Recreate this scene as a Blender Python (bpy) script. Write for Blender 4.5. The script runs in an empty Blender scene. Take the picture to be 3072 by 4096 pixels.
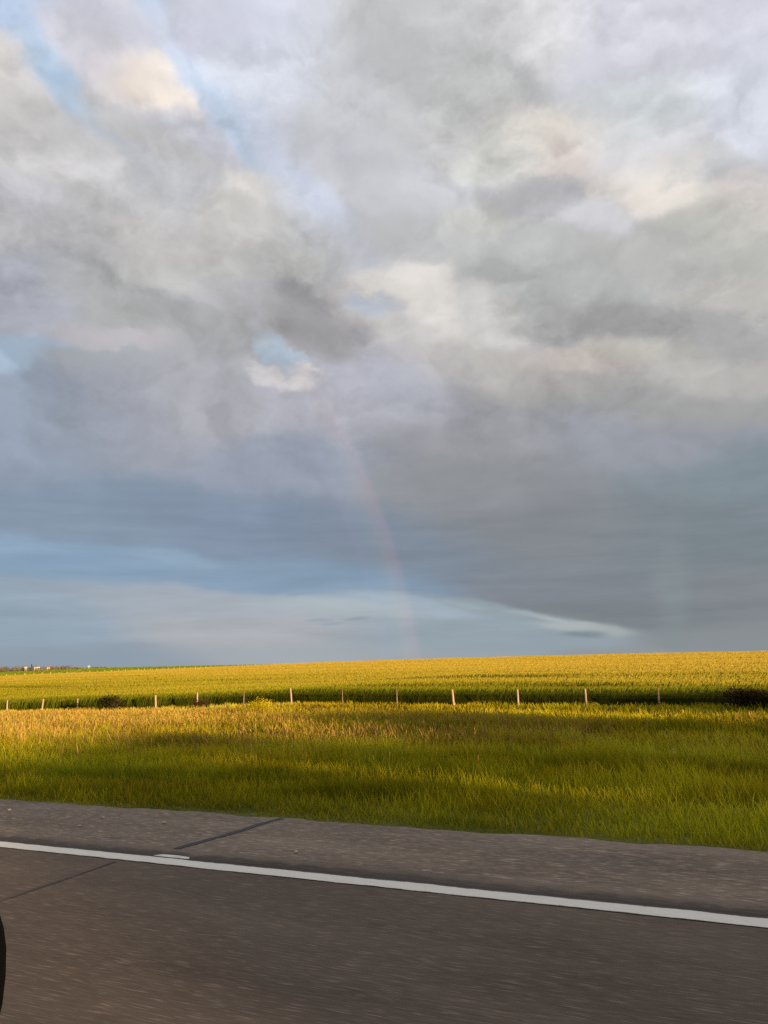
import bpy, math, random
import numpy as np
from math import radians as R, sin, cos, tan, pi
random.seed(7); RNG = np.random.default_rng(11)
sc = bpy.context.scene
col = sc.collection

# ------------------------------------------------------------------ camera
EYE = np.array([0.0, 0.0, 1.55])
F = 745.0; YAW, PITCH, ROLL = 24.0, 11.5, 1.5
def cam_basis():
    y, p, r = R(YAW), R(PITCH), R(ROLL)
    fw = np.array([-sin(y)*cos(p), cos(y)*cos(p), sin(p)])
    rt = np.array([cos(y), sin(y), 0.0]); up = np.cross(rt, fw)
    return rt*cos(r)-up*sin(r), rt*sin(r)+up*cos(r), fw
RT, UP, FW = cam_basis()
cd = bpy.data.cameras.new('camera'); cam = bpy.data.objects.new('camera', cd); col.objects.link(cam)
from mathutils import Matrix, Vector
M = Matrix(((RT[0], UP[0], -FW[0], EYE[0]), (RT[1], UP[1], -FW[1], EYE[1]), (RT[2], UP[2], -FW[2], EYE[2]), (0, 0, 0, 1)))
cam.matrix_world = M
cd.sensor_fit = 'VERTICAL'; cd.sensor_height = 36.0; cd.lens = F/1024*36.0
cd.clip_start = 0.02; cd.clip_end = 30000
sc.camera = cam
def sky_dir(px, py):                      # direction of a cloud seen in the photograph -> azimuth, elevation (deg)
    v = RT*(px-384)+UP*(512-py)+FW*F; v /= np.linalg.norm(v)
    return math.degrees(math.atan2(v[0], v[1])), math.degrees(math.asin(v[2]))

# ------------------------------------------------------------------ render settings
sc.view_settings.view_transform = 'Standard'; sc.view_settings.look = 'None'
sc.view_settings.exposure = 0; sc.view_settings.gamma = 1
sc.render.engine = 'CYCLES'
sc.cycles.max_bounces = 4; sc.cycles.diffuse_bounces = 3; sc.cycles.transmission_bounces = 3
sc.cycles.use_denoising = False
sc.cycles.use_adaptive_sampling = True; sc.cycles.adaptive_threshold = .008; sc.cycles.adaptive_min_samples = 10
sc.cycles.sample_clamp_indirect = 4.0

# ------------------------------------------------------------------ noise helpers
def _hash(ix, iy, seed):
    h = (ix.astype(np.int64)*374761393 + iy.astype(np.int64)*668265263 + seed*1442695041) & 0xffffffff
    h = ((h ^ (h >> 13))*1274126177) & 0xffffffff
    return ((h ^ (h >> 16)) & 0xffffff)/float(0xffffff)
def vnoise(x, y, seed=0):
    x = np.asarray(x, float); y = np.asarray(y, float)
    ix = np.floor(x); iy = np.floor(y); fx = x-ix; fy = y-iy
    fx = fx*fx*(3-2*fx); fy = fy*fy*(3-2*fy)
    a = _hash(ix, iy, seed); b = _hash(ix+1, iy, seed); c = _hash(ix, iy+1, seed); d = _hash(ix+1, iy+1, seed)
    return (a*(1-fx)+b*fx)*(1-fy)+(c*(1-fx)+d*fx)*fy
def fbm(x, y, seed=0, oct=4):
    s = 0; a = .5; t = 0
    for k in range(oct):
        s = s+a*vnoise(x*2**k, y*2**k, seed+k*17); t += a; a *= .5
    return s/t
def sstep(a, b, x):
    t = np.clip((np.asarray(x, float)-a)/(b-a), 0, 1); return t*t*(3-2*t)

# ------------------------------------------------------------------ terrain
EDGE = 7.2                                # outer edge of the paved shoulder
def fence_z(x):
    return np.interp(x, [-120, -66, -56, -43, -30, -15, 0, 30], [-2.4, -2.15, -1.98, -1.75, -1.38, -1.50, -1.62, -1.7])
def crop_z(x, y):
    t = np.clip(y-51, 0, 480)
    rise = .0074*t + 6.2e-6*t*t
    zc = fence_z(np.clip(x, -90, 30))
    base = zc + (-1.7-zc)*sstep(0, 120, t)
    lat = np.where(x > -190, -.0028*(x+190), 0)*t/400
    fall = -.012*np.clip(y-470, 0, 800)
    z = base+rise+lat+fall+.55*sstep(120, 380, t)*sstep(-330, -120, x)*sstep(60, -60, x)
    hill = np.clip(-262-x, 0, 900)
    z = z + (.0008+.0066*sstep(.80, 1.10, y/np.maximum(-x, 1)))*hill*np.exp(-hill/1500) - .022*np.clip(hill-520, 0, 400)
    return z
def ground_z(x, y):
    x = np.asarray(x, float); y = np.asarray(y, float)
    zf = fence_z(np.clip(x, -120, 30))
    und = .10*(vnoise(x*.12, y*.12, 5)-.5)+.05*(vnoise(x*.5, y*.5, 9)-.5)
    lin_ = -.05-.085*np.maximum(y-EDGE-.05, 0)              # the long gentle bank of the highway
    zd = np.minimum(zf, -1.72)
    z = np.logaddexp(lin_*5, zd*5)/5 + (zf-zd)*sstep(44.5, 50, y) + und*sstep(EDGE, EDGE+6, y)
    z = np.where(y > 51, crop_z(x, y)+und*.3, z)
    z = np.where(y < EDGE-.1, -.09, z)
    z = np.where(y < -3.7, -.09-.55*sstep(-3.7, -12, y)+und, z)
    r = np.hypot(x, y)
    z = z*(1-sstep(1200, 2200, r)) + (-3.0)*sstep(1200, 2200, r)
    return z

# ------------------------------------------------------------------ mesh helpers
def raw_mesh(name, V, loops, starts, colors=None, smooth=False):
    me = bpy.data.meshes.new(name)
    V = np.asarray(V, np.float32); loops = np.asarray(loops, np.int32); starts = np.asarray(starts, np.int32)
    me.vertices.add(len(V)); me.vertices.foreach_set('co', V.ravel())
    me.loops.add(len(loops)); me.loops.foreach_set('vertex_index', loops)
    me.polygons.add(len(starts)); me.polygons.foreach_set('loop_start', starts)
    if colors is not None:
        at = me.attributes.new('Col', 'FLOAT_COLOR', 'POINT')
        c = np.ones((len(V), 4), np.float32); c[:, :3] = colors
        at.data.foreach_set('color', c.ravel())
    me.update(calc_edges=True)
    me.polygons.foreach_set('use_smooth', np.full(len(starts), smooth))
    return me
def grid_mesh(name, xs, ys, zf, colf=None, smooth=True):
    X, Y = np.meshgrid(xs, ys); Z = zf(X, Y)
    V = np.stack([X, Y, Z], -1).reshape(-1, 3); nx, ny = len(xs), len(ys)
    j, i = np.meshgrid(np.arange(ny-1), np.arange(nx-1), indexing='ij'); a = (j*nx+i).ravel()
    q = np.stack([a, a+1, a+nx+1, a+nx], -1)
    return raw_mesh(name, V, q.ravel(), np.arange(len(q))*4, None if colf is None else colf(X, Y).reshape(-1, 3), smooth)
def link(name, me, mat=None, parent=None, **props):
    o = bpy.data.objects.new(name, me); col.objects.link(o)
    if mat is not None: me.materials.append(mat)
    if parent is not None: o.parent = parent
    for k, v in props.items(): o[k] = v
    return o
def empty(name, loc, **props):
    o = bpy.data.objects.new(name, None); col.objects.link(o); o.location = loc
    o.empty_display_size = .2
    for k, v in props.items(): o[k] = v
    return o
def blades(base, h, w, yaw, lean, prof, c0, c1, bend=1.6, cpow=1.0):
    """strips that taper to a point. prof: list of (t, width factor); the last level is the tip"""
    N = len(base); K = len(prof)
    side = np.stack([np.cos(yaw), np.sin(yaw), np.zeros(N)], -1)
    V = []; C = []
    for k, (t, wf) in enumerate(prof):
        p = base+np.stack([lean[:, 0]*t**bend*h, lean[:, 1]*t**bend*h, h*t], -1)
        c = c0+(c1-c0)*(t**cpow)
        if k < K-1:
            V += [p-side*(w*wf*.5)[:, None], p+side*(w*wf*.5)[:, None]]; C += [c, c]
        else:
            V.append(p); C.append(c)
    nv = 2*K-1
    V = np.stack(V, 1).reshape(-1, 3); C = np.stack(C, 1).reshape(-1, 3)
    loc = []; st = []; n = 0
    for k in range(K-2):
        loc += [2*k, 2*k+1, 2*k+3, 2*k+2]; st.append(n); n += 4
    loc += [2*K-4, 2*K-3, 2*K-2]; st.append(n); n += 3
    off = (np.arange(N)*nv)[:, None]
    return V, (off+np.array(loc)[None]).ravel(), ((np.arange(N)*n)[:, None]+np.array(st)[None]).ravel(), C
def join(parts):
    V = []; L = []; S = []; C = []; nv = nl = 0
    for v, l, s, c in parts:
        V.append(v); L.append(l+nv); S.append(s+nl); C.append(c); nv += len(v); nl += len(l)
    return np.concatenate(V), np.concatenate(L), np.concatenate(S), np.concatenate(C)
class MB:
    """small mesh collector for hard objects"""
    def __init__(s): s.v = []; s.f = []
    def add(s, v, f):
        n = len(s.v); s.v += [tuple(p) for p in v]; s.f += [tuple(i+n for i in q) for q in f]
    def box(s, c, d, top=1.0):
        x, y, z = c; a, b, e = d[0]/2, d[1]/2, d[2]/2
        v = [(x-a, y-b, z-e), (x+a, y-b, z-e), (x+a, y+b, z-e), (x-a, y+b, z-e), (x-a*top, y-b*top, z+e), (x+a*top, y-b*top, z+e), (x+a*top, y+b*top, z+e), (x-a*top, y+b*top, z+e)]
        s.add(v, [(3, 2, 1, 0), (4, 5, 6, 7), (0, 1, 5, 4), (1, 2, 6, 5), (2, 3, 7, 6), (3, 0, 4, 7)])
    def tube(s, pts, rad, n=8, cap=True):
        pts = [Vector(p) for p in pts]; rings = []
        for i, p in enumerate(pts):
            d = (pts[min(i+1, len(pts)-1)]-pts[max(i-1, 0)]).normalized()
            u = d.cross(Vector((0, 0, 1)) if abs(d.z) < .9 else Vector((1, 0, 0))).normalized(); w = d.cross(u)
            r = rad[i] if isinstance(rad, (list, tuple)) else rad
            rings.append([p+u*cos(2*pi*k/n)*r+w*sin(2*pi*k/n)*r for k in range(n)])
        v = [q for r_ in rings for q in r_]; f = []
        for i in range(len(pts)-1):
            for k in range(n): f.append((i*n+k, i*n+(k+1) % n, (i+1)*n+(k+1) % n, (i+1)*n+k))
        if cap: f += [tuple(range(n))[::-1], tuple((len(pts)-1)*n+k for k in range(n))]
        s.add(v, f)
    def lathe_y(s, c, prof, n=32):       # profile (y offset, radius) turned about the y axis
        v = []; f = []
        for (y, r) in prof:
            for k in range(n): v.append((c[0]+r*cos(2*pi*k/n), c[1]+y, c[2]+r*sin(2*pi*k/n)))
        for i in range(len(prof)-1):
            for k in range(n): f.append((i*n+k, i*n+(k+1) % n, (i+1)*n+(k+1) % n, (i+1)*n+k))
        f += [tuple(range(n)), tuple((len(prof)-1)*n+k for k in range(n))[::-1]]
        s.add(v, f)
    def build(s, name, mat, parent=None, smooth=False, **props):
        me = bpy.data.meshes.new(name); me.from_pydata(s.v, [], s.f); me.update()
        if smooth: me.polygons.foreach_set('use_smooth', [True]*len(me.polygons))
        return link(name, me, mat, parent, **props)

# ------------------------------------------------------------------ material helpers
def lin(c):
    return tuple(((x/255)/12.92 if x/255 <= .04045 else ((x/255+.055)/1.055)**2.4) for x in c)
class NT:
    def __init__(s, tree): s.t = tree; s.n = tree.nodes; s.l = tree.links; s.n.clear()
    def __call__(s, kind, **kw):
        n = s.n.new(kind)
        for k, v in kw.items(): setattr(n, k, v)
        return n
    def put(s, node, idx, val):
        sock = node.inputs[idx]
        if hasattr(val, 'is_output') or isinstance(val, bpy.types.NodeSocket): s.l.new(val, sock)
        else: sock.default_value = val
        return node
    def math(s, op, a, b=0.0, c=0.0, clamp=False):
        n = s('ShaderNodeMath', operation=op, use_clamp=clamp)
        for i, v in enumerate((a, b, c)):
            s.put(n, i, v)
        return n.outputs[0]
    def vec(s, op, a, b=None, c=None, scale=None):
        n = s('ShaderNodeVectorMath', operation=op)
        s.put(n, 0, a)
        if b is not None: s.put(n, 1, b)
        if c is not None: s.put(n, 2, c)
        if scale is not None: s.put(n, 'Scale', scale)
        return n.outputs['Value'] if op in ('DOT_PRODUCT', 'LENGTH') else n.outputs[0]
    def noise(s, v, scale, detail=3, rough=.55, color=False, dim='3D'):
        n = s('ShaderNodeTexNoise', noise_dimensions=dim)
        s.put(n, 'Vector', v); s.put(n, 'Scale', scale); s.put(n, 'Detail', detail); s.put(n, 'Roughness', rough)
        return n.outputs['Color'] if color else n.outputs['Fac']
    def ramp(s, v, stops, interp='LINEAR'):
        n = s('ShaderNodeValToRGB'); n.color_ramp.interpolation = interp; s.put(n, 0, v)
        e = n.color_ramp.elements
        while len(e) < len(stops): e.new(.5)
        for i, (p, c) in enumerate(stops):
            e[i].position = p; e[i].color = (c, c, c, 1) if isinstance(c, (int, float)) else tuple(c)+(1,)
        return n.outputs[0]
    def mix(s, f, a, b, blend='MIX'):
        n = s('ShaderNodeMix', data_type='RGBA', blend_type=blend)
        s.put(n, 0, f)
        for i, v in ((6, a), (7, b)):
            s.put(n, i, v if not isinstance(v, tuple) or len(v) == 4 else v+(1,))
        return n.outputs[2]
    def mapr(s, v, a, b, c, d):
        n = s('ShaderNodeMapRange'); n.interpolation_type = 'SMOOTHSTEP'
        for i, q in enumerate((v, a, b, c, d)): s.put(n, i, q)
        return n.outputs[0]
def new_mat(name):
    m = bpy.data.materials.new(name); m.use_nodes = True; return m, NT(m.node_tree)
def finish(nt, shader):
    o = nt('ShaderNodeOutputMaterial'); nt.l.new(shader, o.inputs[0])
def principled(nt, color, rough=.8, bump=None, bump_s=.3, dist=.02, metallic=0.0, spec=.3):
    b = nt('ShaderNodeBsdfPrincipled')
    nt.put(b, 'Base Color', color if not isinstance(color, tuple) or len(color) == 4 else color+(1,))
    nt.put(b, 'Roughness', rough); nt.put(b, 'Metallic', metallic); nt.put(b, 'Specular IOR Level', spec)
    if bump is not None:
        bp = nt('ShaderNodeBump'); nt.put(bp, 'Height', bump); nt.put(bp, 'Strength', bump_s); nt.put(bp, 'Distance', dist)
        nt.l.new(bp.outputs[0], b.inputs['Normal'])
    return b.outputs[0]
def simple(name, c, rough=.6, metallic=0.0, nscale=6, var=.25, spec=.3):
    m, nt = new_mat(name); tc = nt('ShaderNodeTexCoord').outputs['Object']
    n = nt.noise(tc, nscale, 4)
    k = nt.mapr(n, .3, .7, 1-var, 1+var)
    finish(nt, principled(nt, nt.vec('SCALE', c, scale=k), rough, n, .15, .01, metallic, spec)); return m
def leaf_mat(name, trans=.35, gain=1.0):
    m, nt = new_mat(name)
    a = nt('ShaderNodeAttribute', attribute_name='Col').outputs['Color']
    a = nt.vec('SCALE', a, scale=gain)
    d = nt('ShaderNodeBsdfDiffuse'); nt.put(d, 0, a)
    t = nt('ShaderNodeBsdfTranslucent'); nt.put(t, 0, a)
    mx = nt('ShaderNodeMixShader'); nt.put(mx, 0, trans); nt.l.new(d.outputs[0], mx.inputs[1]); nt.l.new(t.outputs[0], mx.inputs[2])
    finish(nt, mx.outputs[0]); return m

# ------------------------------------------------------------------ sun and sky
SUN_AZ, SUN_EL = 116.5, 5.2                # the rainbow's axis gives the sun: low, behind the camera on the right
sl = bpy.data.lights.new('sun', 'SUN'); sl.energy = 7.6; sl.angle = R(.55); sl.color = (1.0, .68, .35)
so = bpy.data.objects.new('sun', sl); col.objects.link(so)
sd = Vector((sin(R(SUN_AZ))*cos(R(SUN_EL)), cos(R(SUN_AZ))*cos(R(SUN_EL)), sin(R(SUN_EL))))
so.rotation_euler = sd.to_track_quat('Z', 'Y').to_euler(); so.location = (60, -30, 40)

# clouds: px, py (where the photograph shows them), radii, tilt (deg, + = falling to the right), colour
CL = [
 (8,4,26,18,0,(182,201,228)),(57,72,52,13,50,(174,199,224)),(88,35,40,22,20,(205,206,216)),(150,74,32,26,35,(236,226,214)),
 (8,70,28,30,40,(214,211,208)),(30,125,60,30,30,(189,189,189)),(112,130,52,18,20,(192,192,193)),(226,108,64,14,48,(188,204,224)),
 (268,58,48,32,0,(208,214,226)),(150,12,60,16,0,(200,204,217)),(218,26,46,14,0,(203,206,222)),(350,88,38,42,0,(192,195,200)),
 (370,132,40,18,0,(187,190,197)),(72,172,32,12,20,(216,216,218)),(80,205,40,16,10,(177,178,178)),(195,142,44,14,20,(191,194,204)),
 (272,190,26,14,10,(222,220,216)),(150,195,40,18,10,(189,191,195)),(312,188,54,16,40,(195,202,218)),(20,200,30,14,10,(192,193,200)),
 (40,238,42,16,10,(180,180,182)),(240,222,36,12,0,(206,205,202)),(160,235,40,14,10,(190,189,188)),(110,60,24,14,40,(212,208,212)),
 (410,28,50,36,0,(196,198,199)),(530,22,34,20,0,(215,216,218)),(460,80,60,28,0,(191,193,193)),(430,126,46,14,0,(189,190,191)),
 (648,58,60,36,0,(212,213,224)),(748,16,40,14,0,(206,208,219)),(640,104,44,24,0,(207,215,217)),(742,92,46,40,0,(205,211,222)),
 (548,128,34,16,15,(234,229,220)),(500,142,34,18,0,(208,210,205)),(558,154,32,11,15,(214,204,198)),(536,192,44,14,0,(178,179,181)),
 (630,150,36,18,0,(212,213,216)),(656,180,30,17,10,(224,219,211)),(700,165,36,11,0,(188,190,191)),(752,196,28,20,0,(216,210,207)),
 (470,215,32,18,0,(195,196,191)),(430,182,40,18,0,(195,197,203)),(592,214,32,13,0,(200,201,206)),(720,226,46,20,0,(184,185,179)),
 (380,235,60,16,0,(186,188,190)),(500,250,70,14,0,(180,182,182)),(640,250,60,16,0,(178,180,178)),
 (108,300,48,15,22,(164,167,167)),(185,332,36,14,15,(162,164,165)),(16,290,44,22,0,(168,172,183)),(8,346,36,11,5,(162,182,201)),
 (112,330,40,8,12,(178,177,181)),(90,357,30,8,8,(160,165,172)),(296,309,52,13,18,(150,150,152)),(346,336,34,15,22,(147,147,150)),
 (273,349,14,6,15,(171,187,203)),(480,634,52,7,5,(147,161,170)),(530,642,40,5,0,(145,158,166)),(266,366,15,5,15,(204,202,203)),(287,370,13,5,0,(208,206,205)),(296,360,13,2.6,14,(207,202,204)),(242,298,26,16,0,(181,182,186)),(232,268,60,14,0,(184,185,184)),
 (200,402,62,26,0,(166,168,174)),(30,432,60,34,0,(145,158,175)),(120,425,52,26,0,(155,160,172)),(300,402,62,22,0,(172,174,184)),
 (270,455,50,20,0,(148,157,172)),(388,316,13,6,15,(182,193,209)),(420,305,13,9,25,(228,225,220)),(674,585,12,48,0,(131,142,146)),(424,302,28,20,30,(225,222,216)),(418,345,42,16,25,(196,194,193)),(470,315,26,16,10,(196,196,194)),
 (582,314,54,14,5,(161,162,162)),(705,330,66,15,5,(162,163,164)),(560,284,60,14,0,(177,179,179)),(572,361,44,10,0,(187,179,174)),
 (642,352,42,8,0,(184,184,177)),(722,377,52,11,-5,(179,179,176)),(492,368,44,14,0,(178,177,174)),(532,392,64,12,0,(164,164,163)),
 (652,408,74,13,0,(160,162,161)),(408,385,44,22,15,(172,175,186)),(482,430,60,22,0,(152,154,160)),(642,440,60,18,0,(148,153,162)),
 (735,478,66,18,0,(128,141,148)),(482,486,60,20,0,(142,146,151)),(744,290,40,14,0,(186,186,181)),
 (90,510,86,22,4,(131,149,167)),(250,528,76,16,6,(128,143,163)),(400,552,70,18,8,(124,137,151)),(15,545,44,8,4,(141,166,189)),
 (90,562,64,12,5,(134,160,183)),(172,562,32,6,8,(143,166,187)),(236,578,62,8,6,(133,157,179)),(350,577,62,10,6,(130,154,176)),
 (180,608,72,12,4,(160,170,180)),(255,630,84,14,4,(169,173,178)),(330,607,54,7,4,(168,180,187)),(40,620,62,18,0,(145,163,178)),
 (70,658,82,9,0,(140,155,168)),(398,600,44,6,8,(160,176,188)),(440,640,84,13,0,(145,160,170)),(560,530,80,26,0,(130,136,142)),
 (690,540,64,28,0,(121,132,139)),(560,588,64,13,4,(127,133,141)),(625,610,72,10,6,(121,129,134)),(744,590,44,22,0,(127,133,138)),
 (744,640,56,13,0,(135,142,145)),(470,604,22,2,12,(160,173,181)),(522,612,20,1.7,10,(163,174,179)),(552,619,15,1.5,13,(172,182,184)),(585,628,26,4,5,(170,179,179)),(494,608,50,4,12,(145,159,167)),(590,634,15,3,-3,(122,134,144)),
 (318,621,9,1.2,0,(148,161,173)),(330,625,10,1.2,0,(146,160,172)),(356,620.5,9,1.3,-4,(144,158,171)),(300,592,9,1.6,-12,(140,160,180)),(446,657,60,6,0,(152,161,166)),(640,658,70,6,0,(142,150,153)),(300,655,80,7,0,(160,168,174)),
]
RELK, FINEK = .30, .72
def build_world():
    w = bpy.data.worlds.new('World'); sc.world = w; w.use_nodes = True
    nt = NT(w.node_tree)
    d = nt('ShaderNodeTexCoord').outputs['Generated']
    d = nt.vec('NORMALIZE', d)
    sp = nt('ShaderNodeSeparateXYZ'); nt.put(sp, 0, d)
    az = nt.math('MULTIPLY', nt.math('ARCTAN2', sp.outputs[0], sp.outputs[1]), 57.29578)
    el = nt.math('MULTIPLY', nt.math('ARCSINE', sp.outputs[2]), 57.29578)
    cmb = nt('ShaderNodeCombineXYZ'); nt.put(cmb, 0, az); nt.put(cmb, 1, el); P0 = cmb.outputs[0]
    # domain warp: billowy edges, calmer towards the horizon
    dq = nt.vec('MULTIPLY', d, (1, 1, 1.35))
    wn = nt.noise(dq, 6.5, 7, .59, color=True)
    wn = nt.vec('SUBTRACT', wn, (.5, .5, .5))
    sepw = nt('ShaderNodeSeparateXYZ'); nt.put(sepw, 0, wn)
    calm = nt.mapr(el, 3, 27, .16, 1.0)
    amp = nt('ShaderNodeCombineXYZ'); nt.put(amp, 0, nt.math('MULTIPLY', calm, 11.0)); nt.put(amp, 1, nt.math('MULTIPLY', calm, 7.5))
    P = nt.vec('ADD', P0, nt.vec('MULTIPLY', wn, amp.outputs[0]))
    # overall gradient, used where no cloud patch is near
    t = nt.math('DIVIDE', el, 60.0)
    base = nt.ramp(t, [(0, lin((150, 160, 167))), (.08, lin((138, 152, 166))), (.2, lin((140, 150, 164))), (.4, lin((172, 175, 180))), (.62, lin((196, 198, 203))), (.85, lin((206, 209, 219))), (1, lin((205, 209, 222)))])
    acc = nt.vec('SCALE', base, scale=.012); ws = None; wsum = .012
    PC = P
    for i, (px, py, rx, ry, tilt, c) in enumerate(CL):
        if i % 7 == 6: PC = nt.vec('MULTIPLY_ADD', acc, (1e-9, 1e-9, 0), P)      # keeps the node order compact
        a0, e0 = sky_dir(px, py); a1, e1 = sky_dir(px+1, py); a2, e2 = sky_dir(px, py-1)
        ka = math.hypot(a1-a0, e1-e0); ke = e2-e0
        slope = math.degrees(math.atan2(e1-e0, a1-a0))
        mp = nt('ShaderNodeMapping', vector_type='TEXTURE')
        nt.put(mp, 0, PC); mp.inputs['Location'].default_value = (a0, e0, 0)
        mp.inputs['Rotation'].default_value = (0, 0, R(-tilt+slope)); mp.inputs['Scale'].default_value = (max(rx*ka, .05), max(ry*ke, .05), 1)
        q = nt.vec('DOT_PRODUCT', mp.outputs[0], mp.outputs[0])
        boost = 1.0 if min(rx, ry) > 9 else (1.5 if ry > 5 else (1.7 if rx > 20 else 1.5))
        wgt = nt.math('POWER', math.exp(-.80 if ry > 9 else -1.0), q)
        if boost != 1.0: wgt = nt.math('MULTIPLY', wgt, boost)
        wsum = nt.math('ADD', wgt, wsum)
        n = nt('ShaderNodeVectorMath', operation='MULTIPLY_ADD'); nt.put(n, 0, lin(c)); nt.l.new(wgt, n.inputs[1]); nt.l.new(acc, n.inputs[2]); acc = n.outputs[0]
    inv = nt.math('DIVIDE', 1.0, wsum)
    sky = nt.vec('MULTIPLY', nt.vec('SCALE', acc, scale=inv), (1.045, 1.03, 1.03))
    # relief of the clouds: billows lit from the sun's side, torn wisps between them
    def height(v):
        n = nt('ShaderNodeTexNoise', noise_type='RIDGED_MULTIFRACTAL')
        nt.put(n, 'Vector', v); nt.put(n, 'Scale', 5.0); nt.put(n, 'Detail', 4); nt.put(n, 'Roughness', .5); nt.put(n, 'Offset', 1.0); nt.put(n, 'Gain', 1.5)
        return nt.math('MULTIPLY', n.outputs[0], -1.0)
    dw = nt.vec('ADD', dq, nt.vec('SCALE', wn, scale=.10))
    rel = nt.math('SUBTRACT', height(dw), height(nt.vec('ADD', dw, (.012, .004, .022))))
    rel = nt.math('MINIMUM', nt.math('MAXIMUM', rel, -.35), .35)
    fine = nt.math('MULTIPLY', nt.math('SUBTRACT', nt.noise(dw, 15.0, 7, .66), .5), nt.mapr(sepw.outputs[2], -.14, .14, .25, 1.25))
    lowv = nt('ShaderNodeCombineXYZ'); nt.put(lowv, 0, nt.math('MULTIPLY', az, .15)); nt.put(lowv, 1, nt.math('MULTIPLY', el, 1.15)); nt.put(lowv, 2, 3.3)
    low = nt.math('MULTIPLY', nt.math('SUBTRACT', nt.noise(lowv.outputs[0], 1.0, 6, .6), .5), nt.math('MULTIPLY', nt.mapr(el, .5, 2.5, 0, .34), nt.mapr(el, 9, 17, 1, 0)))
    ka = nt.mapr(el, 7, 24, .06, 1.0)
    rel = nt.math('MULTIPLY', nt.math('ADD', nt.math('MULTIPLY', rel, RELK), nt.math('MULTIPLY', fine, FINEK)), ka)
    sky = nt.vec('SCALE', sky, scale=nt.math('ADD', nt.math('ADD', rel, low), 1.0))
    # faint rain streaks under the dark cloud base
    # the half of the sky behind the camera: the Nishita sky with broken warm cloud
    nish = nt('ShaderNodeTexSky', sky_type='NISHITA'); nish.sun_disc = False
    nish.sun_elevation = R(SUN_EL); nish.sun_rotation = R(SUN_AZ)
    nsk = nt.vec('SCALE', nish.outputs[0], scale=.08)
    nc = nt.mapr(nt.noise(nt.vec('MULTIPLY', d, (3, 3, 7)), 1.0, 3, .6), .42, .62, 0, 1)
    back = nt.mix(nt.math('MULTIPLY', nc, .75), nsk, lin((196, 190, 184)))
    fwd = nt.vec('DOT_PRODUCT', d, (-.36, .80, .47))
    sky = nt.mix(nt.mapr(fwd, .12, .5, 0, 1), back, sky)
    # rainbow: a cone of 42 degrees about the point opposite the sun
    anti = (-sin(R(SUN_AZ))*cos(R(4)), -cos(R(SUN_AZ))*cos(R(4)), -sin(R(4)))
    th = nt.math('MULTIPLY', nt.math('ARCCOSINE', nt.vec('DOT_PRODUCT', d, anti)), 57.29578)
    tt = nt.mapr(th, 38.7, 42.5, 0, 1); tt.node.interpolation_type = 'LINEAR'
    bow = nt.ramp(tt, [(0, (0, 0, 0)), (.2, (.035, .022, .06)), (.38, (.026, .038, .05)), (.52, (.05, .052, .03)), (.66, (.12, .065, .04)), (.80, (.15, .045, .05)), (1, (0, 0, 0))], 'EASE')
    fade = nt.math('MULTIPLY', nt.mapr(el, -1, 1.5, .9, 1), nt.mapr(el, 13, 28, 1, 0))
    side = nt.mapr(az, -50, -40, 0, 1)
    sky = nt.vec('ADD', sky, nt.vec('SCALE', bow, scale=nt.math('MULTIPLY', nt.math('MULTIPLY', fade, side), .34)))
    # below the horizon
    sky = nt.mix(nt.mapr(el, -3, -.5, 0, 1), lin((70, 72, 50)), sky)
    bg = nt('ShaderNodeBackground'); nt.l.new(sky, bg.inputs[0]); nt.put(bg, 1, 1.0)
    o = nt('ShaderNodeOutputWorld'); nt.l.new(bg.outputs[0], o.inputs[0])
    w.cycles.sampling_method = 'NONE'
build_world()

# ------------------------------------------------------------------ ground
def axis(near, step, far, growth, extra=()):
    a = [0.0]; s = step
    while a[-1] < far:
        if a[-1] > near: s *= growth
        a.append(a[-1]+s)
    return a
pos = axis(70, 1.0, 9000, 1.13)
gx = np.array(sorted(set([-v for v in axis(110, 1.0, 9000, 1.12)]+pos)))
gy = np.array(sorted(set(list(np.arange(-60, 70, 1.0))+[-3.71, -3.69, 7.09, 7.11, 7.3, 7.6]+[70+v for v in axis(30, 2.0, 9000, 1.08)]+[-60-v for v in axis(5, 3, 6000, 1.2)])))
def ground_mat():
    m, nt = new_mat('soil_and_short_grass'); tc = nt('ShaderNodeTexCoord').outputs['Object']
    n = nt.noise(tc, 1.6, 6, .65); n2 = nt.noise(tc, .05, 4, .6)
    c = nt.ramp(n, [(.3, (.070, .075, .010)), (.55, (.12, .13, .016)), (.75, (.18, .16, .035))])
    far = nt.ramp(n2, [(.35, (.13, .18, .016)), (.6, (.20, .24, .022)), (.7, (.26, .26, .03))])
    sp = nt('ShaderNodeSeparateXYZ'); nt.put(sp, 0, tc)
    f = nt.mapr(sp.outputs[0], -250, -270, 0, 1)
    finish(nt, principled(nt, nt.mix(f, c, far), .95, n, .6, .05)); return m
link('ground', grid_mesh('ground', gx, gy, ground_z), ground_mat(), kind='structure')

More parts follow.
